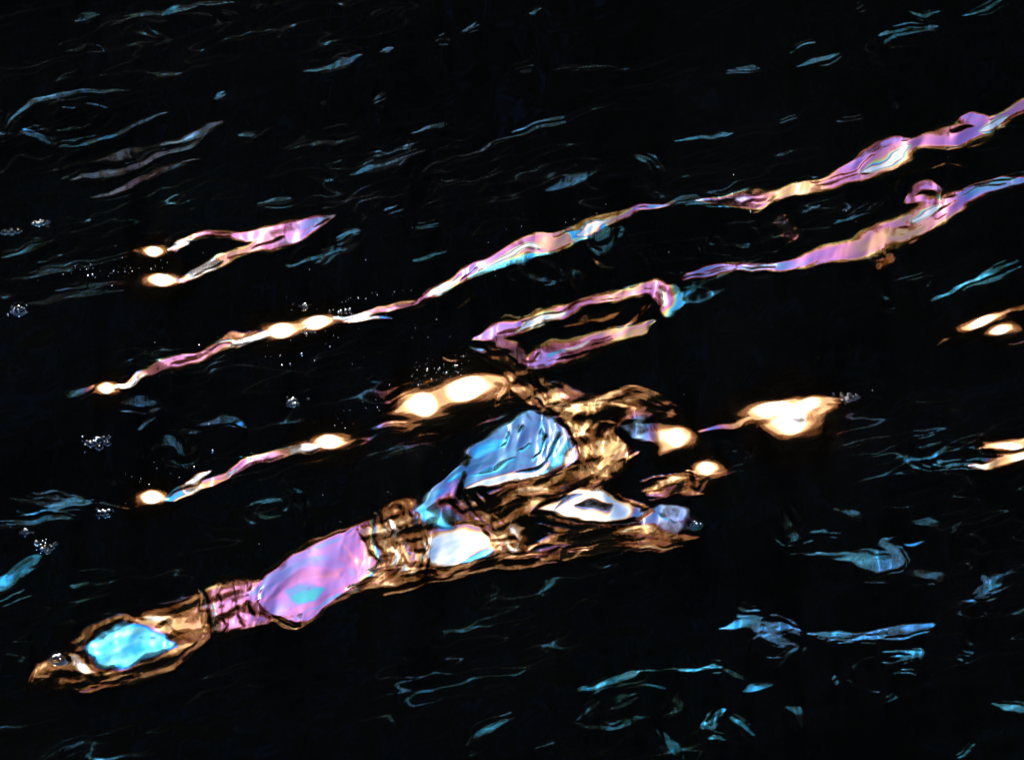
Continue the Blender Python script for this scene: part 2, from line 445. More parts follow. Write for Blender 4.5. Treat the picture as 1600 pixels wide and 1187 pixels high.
# grey bowls and swirls between the bands
L([(915, 372, 3), (935, 392, 5), (958, 380, 6), (970, 360, 4)], 49)
L([(930, 370, 4), (948, 362, 6), (966, 356, 3)], 49)
L([(885, 416, 5, LILAC), (900, 425, 8, LILAC), (893, 438, 5, GOLD), (905, 452, 3, GOLD)], 47.5, rough=0.8)
L([(925, 402, 3, GOLD), (938, 410, 4, CREAM), (950, 416, 2, CREAM)], 49)
L([(800, 420, 4, BLUE), (835, 432, 5, BLUE), (880, 434, 2, BLUE)], 45)
L([(730, 445, 4, CREAM), (728, 462, 4, GOLD), (715, 478, 3, CREAM)], 46)
L([(970, 448, 3), (985, 446, 4), (1000, 440, 2)], 47)
L([(990, 390, 4), (1005, 415, 5)], 44.5)
L([(1018, 385, 4), (1016, 410, 4)], 44.5)
for pts, k in [([(1340, 264, 4), (1368, 256, 9), (1402, 244, 9), (1428, 234, 4)], 1), ([(1530, 204, 3), (1552, 198, 5), (1575, 184, 4)], 1), ([(840, 384, 3), (812, 393, 7), (782, 405, 6), (760, 416, 3)], 2),
               ([(950, 345, 3), (925, 354, 5), (900, 364, 4)], 2), ([(720, 436, 3), (690, 454, 4), (665, 466, 3)], 2), ([(1470, 322, 4), (1446, 333, 7), (1424, 344, 5)], 3),
               ([(1024, 452, 4), (1034, 466, 6), (1032, 480, 4)], 4), ([(880, 484, 3), (845, 498, 5), (812, 512, 4)], 4), ([(920, 538, 4), (890, 548, 6)], 4)]:
    if max(p[2] for p in pts) < 6:
        L([(a, b, c, WHITE + 24) for a, b, c in pts], 58, slick=k, soft=1.5, wide=1.9)  # white film put in as highlights along the bands
    else:
        L(pts, 61.5, slick=k, soft=1.5)
        L([(a, b, min(3.4, c * 0.4), WHITE + 30) for a, b, c in pts], 59, slick=k, soft=1.5, wide=2.0)
for pts, k in [([(1300, 290, 4), (1262, 296, 6), (1225, 304, 5)], 1), ([(880, 366, 4), (858, 376, 6), (842, 384, 4)], 2), ([(1415, 356, 6), (1380, 374, 8), (1346, 388, 6)], 3), ([(1000, 452, 5), (968, 460, 5)], 4),
               ([(1010, 510, 5), (985, 520, 8), (958, 526, 7)], 4)]:
    L([(a, b, c, ORANGE - 4) for a, b, c in pts], 55, slick=k, soft=1.2)
# --- slick 5: the V at the left
bp = [(522, 338, 3, TEAL), (490, 350, 10, TEAL), (450, 360, 14, LILAC), (410, 366, 9, PINK), (370, 367, 7, PINK), (330, 367, 5, PINK - 8), (298, 371, 4, ORANGE), (272, 384, 4, GOLD)]
L(bp, 54, slick=5, rough=0.5)
strands(bp, 14, 5, outer=(45, 49))
bp = [(470, 362, 8, LILAC), (438, 370, 12, LILAC), (405, 381, 11, PINK), (378, 394, 8, ORANGE), (352, 406, 8, ORANGE), (325, 416, 9, WHITE), (296, 430, 7, WHITE), (280, 437, 5, BLUE)]
L(bp, 54, slick=5, rough=0.5)
strands(bp, 10, 5, outer=(45, 49))
L([(262, 386, 3, WHITE), (280, 382, 4, WHITE), (296, 378, 4, WHITE)], 53, slick=5)
# --- slick 6: left middle
bp = [(422, 519, 6, WHITE), (395, 528, 7, WHITE), (368, 537, 7, WHITE), (345, 541, 8, ORANGE), (318, 552, 8, PINK - 8), (280, 566, 9, PINK - 6), (245, 576, 9, PINK - 10),
   (218, 588, 6, ORANGE), (198, 600, 5, WHITE), (180, 606, 4, WHITE)]
L(bp, 53, slick=6, rough=0.5)
strands(bp, 16, 6, outer=(45, 49))
L([(400, 517, 3, GOLD), (362, 527, 4, GOLD), (330, 540, 3, GOLD)], 50, slick=6, rough=0.6)
# --- slick 7: lower left
bp = [(500, 698, 5, WHITE), (470, 702, 7, WHITE), (448, 708, 6, ORANGE), (420, 717, 6, PINK), (392, 720, 7, PINK), (370, 731, 8, PINK - 4), (352, 745, 6, GOLD),
   (330, 757, 6, GOLD), (308, 765, 8, WHITE), (282, 775, 8, BLUE), (262, 782, 5, BLUE)]
L(bp, 53, slick=7, rough=0.6)
strands(bp, 16, 7, outer=(45, 49))
L([(338, 735, 3, WHITE), (318, 746, 7, WHITE), (300, 758, 6, WHITE)], 53, slick=7)

# --- slick 8: tip of the big slick, turquoise with a gold rim
P([(52, 1046), (70, 1030), (105, 1015), (150, 990), (200, 972), (235, 955), (275, 940), (305, 935), (322, 962), (318, 990), (280, 1012), (235, 1036),
   (190, 1056), (140, 1066), (95, 1075), (62, 1070)], 45.3, GOLD + 3, 8, 1.0, 16, 6)
L([(222, 972, 9, CREAM), (250, 977, 13, CREAM + 10), (278, 980, 10, GOLD), (302, 968, 15, GOLD + 10), (310, 958, 8, ROSE)], 52, slick=8, rough=0.5)
L([(108, 1020, 5, CREAM), (124, 1034, 10, CREAM), (142, 1046, 10, CREAM + 8), (160, 1054, 5, GOLD)], 53, slick=8, rough=0.4)
P([(133, 1002), (165, 984), (212, 979), (244, 987), (265, 1008), (240, 1022), (205, 1038), (170, 1044), (145, 1030), (130, 1016)], 59.5, CYAN - 3, 8, 0.0, 12, 4)
L([(100, 1050, 6, GOLD), (135, 1060, 7, GOLD), (170, 1062, 6, GOLD)], 49, slick=8, rough=0.9)
L([(58, 1045, 4, GOLD), (52, 1062, 4, GOLD), (58, 1085, 2, GOLD)], 47, slick=8, rough=1.0)
rim([(133, 1002), (165, 984), (212, 979), (244, 987), (265, 1008), (240, 1022), (205, 1038), (170, 1044), (145, 1030), (130, 1016)], 26, 8, 1.1, 1.32)
# --- slick 9: the rose patch
P([(312, 948), (330, 922), (375, 905), (405, 900), (420, 930), (430, 965), (405, 978), (350, 990), (325, 968)], 51.5, PINK - 12, 9, 1.0, 10)
P([(392, 925), (415, 892), (465, 868), (515, 846), (548, 832), (578, 812), (588, 850), (592, 885), (600, 905), (575, 918), (540, 938), (500, 956), (462, 975),
   (440, 960), (405, 945)], 57.5, PINK + 4, 9, 0.3, 12)
P([(560, 815), (580, 806), (590, 830), (595, 870), (605, 905), (590, 912), (578, 880), (570, 840)], 46.5, ORANGE, 9, 0.9, 8)
L([(452, 925, 8, TEAL - 4), (480, 928, 12, TEAL), (505, 922, 6, TEAL)], 51, slick=9)
L([(455, 968, 6, TEAL), (485, 958, 5, TEAL), (535, 935, 4, TEAL)], 52, slick=9)
ROSEP = [(392, 925), (415, 892), (465, 868), (515, 846), (548, 832), (578, 812), (588, 850), (592, 885), (600, 905), (575, 918), (540, 938), (500, 956), (462, 975), (440, 960), (405, 945)]
rim(ROSEP, 26, 9, 0.82, 0.98, PINK + 4, (52, 56))
rim(ROSEP, 22, 9, 1.02, 1.14, ORANGE - 8, (44, 49))
# --- slick 10: the broad blue white body with gold folds
P([(588, 815), (604, 790), (640, 782), (655, 800), (652, 850), (640, 895), (600, 915), (592, 880)], 46, GOLD, 10, 1.0, 10)
P([(630, 880), (690, 880), (760, 872), (800, 865), (830, 870), (760, 890), (690, 900), (630, 915), (590, 930), (575, 920)], 45.5, GOLD, 10, 1.0, 10)
L([(612, 812, 9, CREAM), (617, 845, 12, WHITE + 8), (620, 880, 12, WHITE + 10), (644, 893, 9, CREAM)], 53, slick=10, rough=0.3)
P([(652, 792), (672, 768), (700, 740), (722, 722), (735, 700), (765, 676), (802, 655), (832, 643), (862, 658), (892, 690), (902, 715), (880, 737), (840, 752),
   (800, 762), (760, 766), (736, 768), (730, 790), (765, 822), (705, 830), (662, 842), (650, 815)], 57.5, PALE, 10, 0.5, 12)
for pts in [   # pale swirling folds
    [(803, 702, 4), (816, 690, 5), (827, 672, 5), (824, 661, 4), (811, 660, 4), (800, 671, 4), (796, 690, 4)],
    [(800, 716, 5), (822, 696, 4), (836, 675, 5), (838, 655, 5), (830, 647, 4)], [(826, 730, 4), (846, 706, 6), (853, 682, 6), (848, 657, 5)],
    [(808, 748, 4), (848, 736, 7), (872, 714, 7), (882, 690, 6), (868, 668, 5)], [(880, 738, 4), (898, 718, 7), (902, 702, 5)],
    [(738, 708, 6), (772, 690, 9), (797, 678, 7)], [(752, 728, 4), (766, 724, 7), (785, 712, 5)], [(680, 766, 7), (712, 741, 9), (748, 728, 6)],
    [(778, 750, 4), (802, 740, 6), (826, 728, 4)], [(738, 748, 3), (768, 744, 4), (790, 736, 3)],
]:
    L([(a, b, c, PALE - 8) for k, (a, b, c) in enumerate(pts)], 58.5, slick=10, rough=0.35, wide=1.6)
P([(655, 795), (680, 782), (705, 800), (740, 820), (700, 834), (662, 842)], 53, PALE + 4, 10, 0.4, 14)
P([(684, 780), (704, 760), (722, 756), (716, 776), (722, 792), (742, 810), (728, 812), (702, 796), (690, 800)], 40, GOLD + 20, 10, 0.8, 10, 1)
P([(626, 852), (655, 834), (700, 820), (748, 818), (775, 832), (786, 850), (768, 872), (722, 887), (678, 890), (638, 880)], 57, PALE, 10, 0.2, 12)
P([(648, 856), (670, 846), (704, 836), (742, 834), (758, 842), (764, 852), (750, 862), (718, 872), (682, 876), (655, 870)], 61, WHITE + 8, 10, 0.1, 14, 9)
P([(750, 792), (800, 764), (850, 754), (890, 738), (915, 718), (934, 740), (926, 768), (880, 776), (850, 786), (832, 800), (818, 830), (824, 852), (800, 872),
   (776, 852), (772, 815)], 47.5, GOLD, 10, 0.9, 9)
L([(806, 860, 10, CREAM), (800, 830, 9, CREAM + 15), (812, 805, 8, CREAM + 15)], 53, slick=10, rough=0.4)
L([(738, 768, 4, CREAM), (790, 752, 6, WHITE), (840, 738, 7, WHITE), (880, 722, 7, CREAM), (900, 706, 5, CREAM)], 53.5, slick=10, rough=0.3)
for pts in [   # dark folds inside the blue
    [(832, 718, 3), (843, 692, 4), (844, 662, 3)], [(856, 722, 3), (866, 698, 4), (868, 680, 3)], [(796, 744, 3), (830, 736, 4), (852, 722, 3)],
    [(812, 676, 5), (818, 668, 4)], [(808, 706, 6), (822, 698, 6)], [(778, 702, 4), (790, 690, 4), (794, 674, 3)], [(735, 748, 3), (770, 738, 5), (800, 722, 5)],
]:
    L([(a, b, c, BLUE + 4) for a, b, c in pts], 46, soft=1.2, slick=10, wide=1.25)
for pts in [   # dark stripes on the rose patch and the gold ridge
    [(336, 912, 3), (348, 948, 4), (352, 988, 3)], [(362, 906, 2), (374, 944, 3), (378, 982, 2)], [(384, 904, 2), (396, 938, 3), (398, 978, 2)],
    [(404, 902, 2), (412, 930, 2), (414, 960, 2)], [(576, 812, 3), (594, 856, 4), (604, 904, 3)], [(592, 796, 3), (607, 842, 4), (606, 896, 3)],
    [(630, 784, 3), (650, 820, 5), (645, 868, 3)], [(322, 930, 5), (322, 965, 6), (330, 990, 4)], [(612, 788, 2), (604, 800, 3)],
    [(600, 806, 2), (622, 792, 3), (640, 806, 3)], [(560, 830, 2), (580, 870, 3), (588, 905, 2)],
]:
    L(pts, 39, soft=1.0)
for pts, f_, e_ in [   # bands of other thickness in the rose film
    ([(410, 940, 5), (430, 905, 7), (475, 880, 7), (520, 880, 7), (555, 905, 6)], PINK + 16, 56), ([(425, 945, 4), (450, 910, 6), (490, 895, 7), (530, 905, 6)], PALE_LILAC - 12, 60),
    ([(400, 930, 4), (420, 895, 4), (470, 868, 4), (530, 845, 5)], LILAC + 6, 54), ([(540, 850, 5), (555, 880, 5), (560, 905, 5)], PALE_LILAC - 16, 59),
    ([(452, 950, 4), (480, 945, 4), (520, 935, 4)], PINK - 6, 56),
]:
    L([(a, b, c, f_) for a, b, c in pts], e_, slick=9)
L([(452, 925, 8, TEAL - 4), (480, 928, 11, TEAL), (505, 922, 6, TEAL)], 53, slick=9)

rim([(632, 852), (660, 838), (700, 826), (745, 824), (768, 836), (777, 850), (762, 866), (720, 881), (680, 884), (644, 874)], 24, 10, 1.05, 1.3)
for pts in [[(662, 790, 8), (672, 812, 9), (700, 822, 8)], [(742, 712, 6), (770, 696, 7), (790, 688, 5)], [(846, 740, 5), (872, 722, 6), (888, 700, 5)], [(700, 752, 5), (724, 738, 6)], [(770, 858, 5), (752, 868, 6), (720, 876, 5)]]:
    L([(a, b, c, CYAN - 4) for a, b, c in pts], 54, soft=1.3, slick=10, wide=1.7)
# --- slick 11: right half, pale eye and gold scribbles
P([(848, 625), (900, 612), (960, 614), (1010, 628), (1062, 640), (1060, 652), (975, 656), (968, 690), (992, 722), (962, 752), (930, 768), (912, 720), (900, 690), (872, 655)],
  44.6, GOLD + 2, 11, 1.6, 12)
for pts in [
    [(858, 628, 3), (900, 642, 5), (940, 632, 4), (990, 614, 3)], [(900, 645, 4), (896, 668, 5), (906, 690, 5), (920, 660, 4), (915, 640, 3)],
    [(925, 640, 4), (935, 660, 5), (928, 690, 6), (918, 715, 4)], [(930, 720, 5), (950, 700, 7), (955, 690, 4)], [(945, 760, 9), (950, 735, 10), (968, 718, 6)],
    [(950, 655, 5), (965, 645, 5)], [(975, 655, 3), (1000, 648, 5), (1015, 645, 3)], [(905, 730, 3), (880, 745, 5), (850, 765, 5)], [(1020, 640, 3), (1060, 643, 3)],
    [(985, 722, 5), (1000, 712, 6)],
]:
    L([(a, b, c, GOLD + 2) for a, b, c in pts], 51, slick=11, rough=0.8)
P([(972, 668), (1000, 655), (1040, 658), (1075, 670), (1062, 692), (1034, 714), (1020, 692), (990, 688)], 55, PALE, 11, 0.7, 8)
P([(838, 797), (870, 780), (890, 758), (920, 762), (946, 758), (958, 780), (994, 796), (986, 806), (960, 816), (900, 814), (866, 806)], 58, PALE - 6, 11, 0.2, 8)
P([(852, 796), (882, 784), (898, 766), (922, 768), (944, 766), (955, 786), (982, 798), (958, 810), (905, 809), (872, 803)], 60.5, WHITE + 10, 11, 0.1, 12, 5)
P([(996, 806), (1014, 806), (1038, 795), (1068, 799), (1062, 818), (1048, 830), (1014, 820)], 59, WHITE + 18, 11, 0.2, 12, 5)
L([(902, 795, 5, PALE), (926, 791, 8, PALE), (944, 796, 6, PALE), (956, 794, 3, PALE)], 47, slick=11, soft=1.7, wide=1.5)
L([(870, 800, 3, PALE), (890, 778, 5, PALE), (915, 772, 4, PALE)], 52, slick=11, soft=1.7)
L([(868, 785, 4, BLUE), (885, 775, 7, BLUE)], 46, slick=11, soft=1.2)
P([(985, 800), (1010, 800), (1036, 788), (1078, 794), (1072, 820), (1052, 840), (1010, 824)], 56.5, PALE - 10, 11, 0.4, 8)
L([(1028, 806, 6, BLUE), (1055, 816, 5, BLUE)], 47, slick=11)
L([(1066, 812, 8, BLUE - 14), (1085, 818, 12, BLUE - 14), (1100, 822, 8, BLUE - 8)], 48, slick=11)
L([(1094, 842, 5, GOLD), (1060, 838, 7, GOLD), (1000, 831, 8, GOLD), (940, 836, 7, GOLD), (890, 840, 7, GOLD), (850, 845, 6, GOLD), (818, 862, 5, GOLD)], 50, slick=11, rough=0.7)
L([(1055, 852, 3, ROSE), (985, 846, 5, ROSE), (920, 852, 6, ROSE), (870, 859, 6, ROSE), (825, 870, 4, ROSE), (785, 880, 3, ROSE)], 51, slick=11, rough=0.6)
L([(1000, 822, 3), (930, 824, 5), (870, 818, 6), (834, 822, 7), (826, 845, 6), (842, 850, 3)], 38, soft=1.0)
L([(1095, 770, 6, ROSE), (1050, 765, 8, ROSE), (1005, 772, 5, ROSE)], 48, slick=11, rough=1.2)
L([(1090, 752, 4, ROSE), (1050, 752, 5, GOLD), (1000, 768, 4, GOLD)], 49, slick=11, rough=1.0)
L([(1095, 738, 4, WHITE), (1070, 734, 5, WHITE)], 52)
rim([(838, 797), (870, 780), (890, 758), (920, 762), (946, 758), (958, 780), (994, 796), (986, 806), (960, 816), (900, 814), (866, 806)], 22, 11, 1.06, 1.3)
rim([(860, 640), (900, 620), (960, 620), (1010, 632), (975, 656), (968, 690), (985, 722), (950, 755), (925, 760), (905, 700)], 40, 11, 0.3, 1.0, GOLD, (43, 54))
# gold and rose folds that run from the great glint to the body
L([(745, 542, 4, ORANGE), (790, 562, 6, GOLD), (825, 588, 7, GOLD), (848, 618, 5, GOLD)], 48.5, slick=11, rough=1.4)
L([(760, 560, 4, GOLD), (800, 590, 6, GOLD), (820, 620, 6, GOLD), (850, 640, 4, GOLD)], 47, slick=11, rough=1.4)
L([(860, 612, 3, ROSE), (920, 622, 4, ROSE), (985, 612, 3, ROSE)], 48.5, slick=11, rough=0.9)
for pts, n in [([(545, 938, 12), (600, 922, 12), (660, 902, 12), (720, 892, 12), (790, 882, 12), (860, 870, 10), (960, 852, 10), (1070, 852, 8)], 46),
               ([(590, 800, 14), (600, 840, 16), (606, 885, 16), (590, 912, 14)], 26), ([(640, 790, 12), (652, 820, 10), (646, 860, 10), (640, 892, 10)], 20),
               ([(735, 770, 14), (748, 800, 14), (772, 826, 14), (800, 860, 14)], 30), ([(760, 785, 14), (820, 768, 14), (880, 756, 14), (925, 738, 12)], 30),
               ([(60, 1050, 14), (80, 1064, 12), (130, 1066, 10), (200, 1058, 10), (270, 1026, 10), (322, 985, 10)], 34), ([(320, 925, 12), (322, 960, 14), (332, 992, 10)], 14),
               ([(760, 548, 14), (800, 575, 16), (840, 608, 18), (870, 640, 18)], 36), ([(860, 616, 12), (930, 622, 12), (1000, 614, 10), (1060, 640, 8)], 30),
               ([(1000, 770, 12), (1050, 758, 14), (1092, 752, 10)], 20), ([(840, 825, 8), (900, 836, 8), (980, 832, 8), (1080, 842, 8)], 26)]:
    strands([(a, b, c, GOLD) for a, b, c in pts], n, 11 if pts[0][0] > 730 else (10 if pts[0][0] > 540 else 8), spread=1.0, outer=(40, 46), e_hi=53)
# streaks at the right edge
L([(1460, 540, 3, CREAM), (1490, 528, 5, WHITE), (1512, 520, 5, WHITE)], 49, rough=0.8)
L([(1560, 496, 3, WHITE), (1600, 482, 5, WHITE), (1640, 470, 4, WHITE)], 48, rough=0.8)
L([(1570, 540, 4, CREAM), (1600, 535, 5, CREAM)], 48, rough=0.8)
L([(1530, 702, 3, WHITE), (1570, 694, 6, WHITE), (1620, 690, 6, WHITE)], 51, rough=0.6)
L([(1515, 732, 3, WHITE), (1560, 724, 7, WHITE), (1620, 708, 8, WHITE)], 51, rough=0.6)
L([(1290, 628, 4, BLUE), (1312, 624, 5, BLUE)], 50)
L([(1090, 672, 3, BLUE), (1130, 662, 4, BLUE), (1172, 652, 4, BLUE)], 50)
L([(700, 556, 4, WHITE), (722, 560, 5, WHITE)], 53)
L([(742, 584, 4, GOLD), (790, 600, 6, CREAM), (780, 630, 5, CREAM)], 48, rough=0.8)

GLINTS = [  # each a list of ellipses: x, y, half length, half height, turn (degrees up to the right)
    [(240, 392, 12, 9, 10)], [(251, 437, 19, 11, 5)], [(440, 516, 20, 12, 8)], [(497, 502, 19, 11, 16)], [(165, 608, 10, 9, 30)],
    [(515, 690, 19, 12, 5)], [(237, 777, 15, 11, 0)], [(662, 632, 22, 20, 0)], [(730, 607, 34, 19, 16)], [(1057, 683, 14, 15, 0)],
    [(1103, 731, 12, 11, 0)], [(1212, 638, 36, 12, 6), (1236, 656, 25, 25, 10), (1262, 632, 20, 11, 22)], [(1535, 503, 25, 7, 24)],
    [(1562, 517, 15, 7, 15)], [(1582, 698, 18, 5, -6)], [(1594, 713, 18, 6, 18)],
]
GR = np.full((CH, CW), 19.0, np.float32)     # distance from the nearest glint, in its own radii
for parts in GLINTS:
    for (cx, cy, a, b, tn) in parts:
        c, s = math.cos(R(tn)), math.sin(R(tn))
        u, v = ((xx - cx) * c - (yy - cy) * s) / a, ((xx - cx) * s + (yy - cy) * c) / b
        GR = np.minimum(GR, np.hypot(u, v) / 0.85)

# --- ripples on top of the laid-out faces: fine ones in the slicks, thin threads over the dark water
n1 = noise(26, 9, FLOW, 21)
n2 = noise(9, 5, R(50), 22)
n3 = noise(40, 13, FLOW, 23)
wig = noise(60, 40, 0, 24)
ridge = np.exp(-np.abs(noise(95, 11, FLOW, 31) + 0.5 * wig) * 9.0)
patch = smooth01(0.5 + 0.55 * noise(170, 80, FLOW, 32))
E += RO * (2.6 * n1 + 1.3 * n2)
edge = np.clip(1 - ((E - 44.5) / 8.5) ** 2, 0, 1)
E += edge * (3.0 * noise(90, 5, FLOW - 0.07, 61) + 3.6 * noise(60, 5.0, FLOW - 0.16, 62) * smooth01(RO))
lit = smooth01((E - 42) / 6)
E += lit * (1.9 * n3 + 1.0 * n1) * (0.2 + 0.6 * np.clip(RO, 0, 1))
ridge2 = np.exp(-np.abs(noise(60, 7, FLOW - 0.12, 33) + 0.6 * noise(80, 50, 0, 34)) * 10.0)
E += (1 - lit) * patch * (18.0 * ridge + 17.0 * ridge2 * smooth01(0.5 + noise(120, 60, FLOW, 35)))
E += (1 - lit) * 0.8 * n3
F += np.where(SL > 0, 5.0, 2.0) * noise(60, 10, FLOW - 0.1, 41) + np.where(SL > 0, 5.0, 0) * noise(70, 4.0, FLOW - 0.1, 42)

ga = np.exp(-np.clip(GR - 1.0, 0, 9) / 0.6) * smooth01((5.0 - GR) / 2.0)  # slopes ease off round each glint, shaped to imitate its glow
E += (SUN_EL + 1.0 - E) * ga
gw = smooth01((5.0 - GR) / 2.5)
gf = GOLD + 6 - 82 * smooth01((1.25 - GR) / 0.5)  # glint glow put into the film: gold ring, white core
F += np.where((SL > 0) & (SL != 11), 0, gw) * (gf - F)
FI += np.where((SL > 0) & (SL != 11), 0, gw) * (1.66 - FI)

# organic edges: every line of the layout wanders a little
calm = 1 - 0.75 * smooth01((3.0 - GR) / 1.5)
WX = 4.0 * noise(46, 26, FLOW, 51) + 2.0 * noise(16, 9, FLOW, 52)
WX *= calm
WY = 2.6 * noise(46, 26, FLOW, 53) + 1.3 * noise(16, 8, FLOW, 54)
WY *= calm


def sample(a, px, py, nearest=False):
    u = np.clip(px + MG, 0, CW - 1.01)
    v = np.clip(py + MG, 0, CH - 1.01)
    if nearest:
        return a[np.rint(v).astype(int), np.rint(u).astype(int)]
    i, j = v.astype(int), u.astype(int)
    p, q = (v - i).astype(np.float32), (u - j).astype(np.float32)
    return (a[i, j] * (1 - q) + a[i, j + 1] * q) * (1 - p) + (a[i + 1, j] * (1 - q) + a[i + 1, j + 1] * q) * p


# ------------------------------------------------------------------ the water surface
NX, NY = 1080, 1020
far_l = at(-110, -100)
near_c = at(800, H + 90)
X0 = abs(far_l[0])
Y1, Y0 = far_l[1], near_c[1]
gx = np.linspace(-X0, X0, NX)
gy = np.linspace(Y0, Y1, NY)
dxg, dyg = gx[1] - gx[0], gy[1] - gy[0]
GX, GY = np.meshgrid(gx, gy)
print('water patch', X0 * 2, Y1 - Y0, dxg, dyg)

fade = np.minimum.reduce([GX + X0, X0 - GX, (GY - Y0) * 0.8, (Y1 - GY) * 0.8]) / 0.05
fade = smooth01(fade)


def solve(S):
    """height whose slope towards the lens is S, smooth across"""
    lam = 0.07
    S2 = np.concatenate([S, S[:, ::-1]], 1)
    S2 = np.concatenate([S2, -S2[::-1, :]], 0)
    ky = 2 * np.pi * np.fft.fftfreq(2 * NY, dyg)[:, None]
    kx = 2 * np.pi * np.fft.rfftfreq(2 * NX, dxg)[None, :]
    f = np.fft.rfft2(S2)
    h = -1j * ky * f / (ky ** 2 + lam * kx ** 2 + 2.0)
    h[0, 0] = 0
    return np.fft.irfft2(h, s=(2 * NY, 2 * NX))[:NY, :NX]


def view_el(y, z=0):
    return np.degrees(np.arctan2(CAM[2] - z, y - CAM[1]))


def mirrored(hx, hy):
    """elevation that the surface shows the lens, degrees"""
    vx, vy, vz = GX - CAM[0], GY - CAM[1], -CAM[2]
    l = np.sqrt(vx * vx + vy * vy + vz * vz)
    d = (-hx * vx - hy * vy + vz) / (1 + hx * hx + hy * hy)
    return np.degrees(np.arcsin(np.clip((vz - 2 * d) / l, -1, 1)))


HZ = np.zeros((NY, NX))
ev = view_el(GY)
for it in range(3):
    px, py = project(GX, GY, HZ)
    px2, py2 = px + sample(WX, px, py), py + sample(WY, px, py)
    el = sample(E, px2, py2)
    tilt = np.tan(np.radians((el - ev) * 0.5))
    S = tilt * fade
    for k in range(4):                      # press the slopes towards what was asked for
        HZ = solve(S)
        if k < 3:
            hy, hx = np.gradient(HZ, dyg, dxg)
            S = S + 0.8 * np.radians(np.clip(el - mirrored(hx, hy), -25, 25)) * 0.5 * fade
    HZ -= HZ.mean()
# the glints: lean each of these little faces until its middle mirrors the sun
toSun = np.array([0, math.cos(R(SUN_EL)), math.sin(R(SUN_EL))])
px, py = project(GX, GY, HZ)
px2, py2 = px + sample(WX, px, py), py + sample(WY, px, py)
gr = sample(GR, px2, py2)
wg = smooth01((2.6 - gr) / 1.0)
rng_ = np.sqrt((GX - CAM[0]) ** 2 + (GY - CAM[1]) ** 2 + CAM[2] ** 2)
hvx, hvz = (CAM[0] - GX) / rng_, CAM[2] / rng_ + toSun[2]
SX = np.where(wg > 0, -hvx / hvz, 0)
S = S + (tilt * fade - S) * wg
lamx = 0.07 + 1.6 * wg


def dfx(a):
    o = np.zeros_like(a)
    o[:, :-1] = (a[:, 1:] - a[:, :-1]) / dxg
    return o


def dfy(a):
    o = np.zeros_like(a)
    o[:-1] = (a[1:] - a[:-1]) / dyg
    return o


def dtx(a):
    o = np.zeros_like(a)
    o[:, 0] = -a[:, 0]
    o[:, 1:-1] = a[:, :-2] - a[:, 1:-1]
    o[:, -1] = a[:, -2]
    return o / dxg


def dty(a):
    o = np.zeros_like(a)
    o[0] = -a[0]
    o[1:-1] = a[:-2] - a[1:-1]
    o[-1] = a[-2]
    return o / dyg


def apply_a(h):
    return dty((1 + 1.5 * wg) * dfy(h)) + dtx(lamx * dfx(h)) + 2.0 * h


kyp = (2 - 2 * np.cos(2 * np.pi * np.fft.fftfreq(NY)))[:, None] / dyg ** 2
kxp = (2 - 2 * np.cos(2 * np.pi * np.fft.rfftfreq(NX)))[None, :] / dxg ** 2
pre = 1.0 / (kyp * 1.05 + 0.09 * kxp + 2.0)
res = dty((1 + 1.5 * wg) * S) + dtx(lamx * SX) - apply_a(HZ)
zz = np.fft.irfft2(np.fft.rfft2(res) * pre, s=res.shape)
pp, rz, r0 = zz, (res * zz).sum(), np.abs(res).max()
for k in range(70):
    ap = apply_a(pp)
    al = rz / (pp * ap).sum()
    HZ = HZ + al * pp
    res = res - al * ap
    zz = np.fft.irfft2(np.fft.rfft2(res) * pre, s=res.shape)
    rz2 = (res * zz).sum()
    pp, rz = zz + rz2 / rz * pp, rz2
HZ -= HZ.mean()
print('residual', np.abs(res).max() / r0)
px, py = project(GX, GY, HZ)
px2, py2 = px + sample(WX, px, py), py + sample(WY, px, py)
for it in range(2):
    hy, hx = np.gradient(HZ, dyg, dxg)
    dH = np.zeros_like(HZ)
    for parts in GLINTS:
        for (cx, cy, a, b, tn) in parts:
            c, s = math.cos(R(tn)), math.sin(R(tn))
            dx_, dy_ = px2 - cx, py2 - cy
            r = np.hypot((dx_ * c - dy_ * s) / a, (dx_ * s + dy_ * c) / b)
            core = r < 0.7
            if not core.any():
                continue
            xc, yc = GX[core].mean(), GY[core].mean()
            tc = CAM - np.array([xc, yc, HZ[core].mean()])
            hv = tc / np.linalg.norm(tc) + toSun
            ddx, ddy = -hv[0] / hv[2] - hx[core].mean(), -hv[1] / hv[2] - hy[core].mean()
            if it == 0:
                print('glint', cx, cy, 'lean', round(ddx, 3), round(ddy, 3))
            dH += (ddx * (GX - xc) + ddy * (GY - yc)) * np.exp(-(r / 1.7) ** 3)
    HZ = HZ + dH * 0.8
px, py = project(GX, GY, HZ)
px2, py2 = px + sample(WX, px, py), py + sample(WY, px, py)
FILM = sample(F, px2, py2)
FIOR = sample(FI, px2, py2)
SID = sample(SL, px2, py2, True)
print('height', HZ.min(), HZ.max())


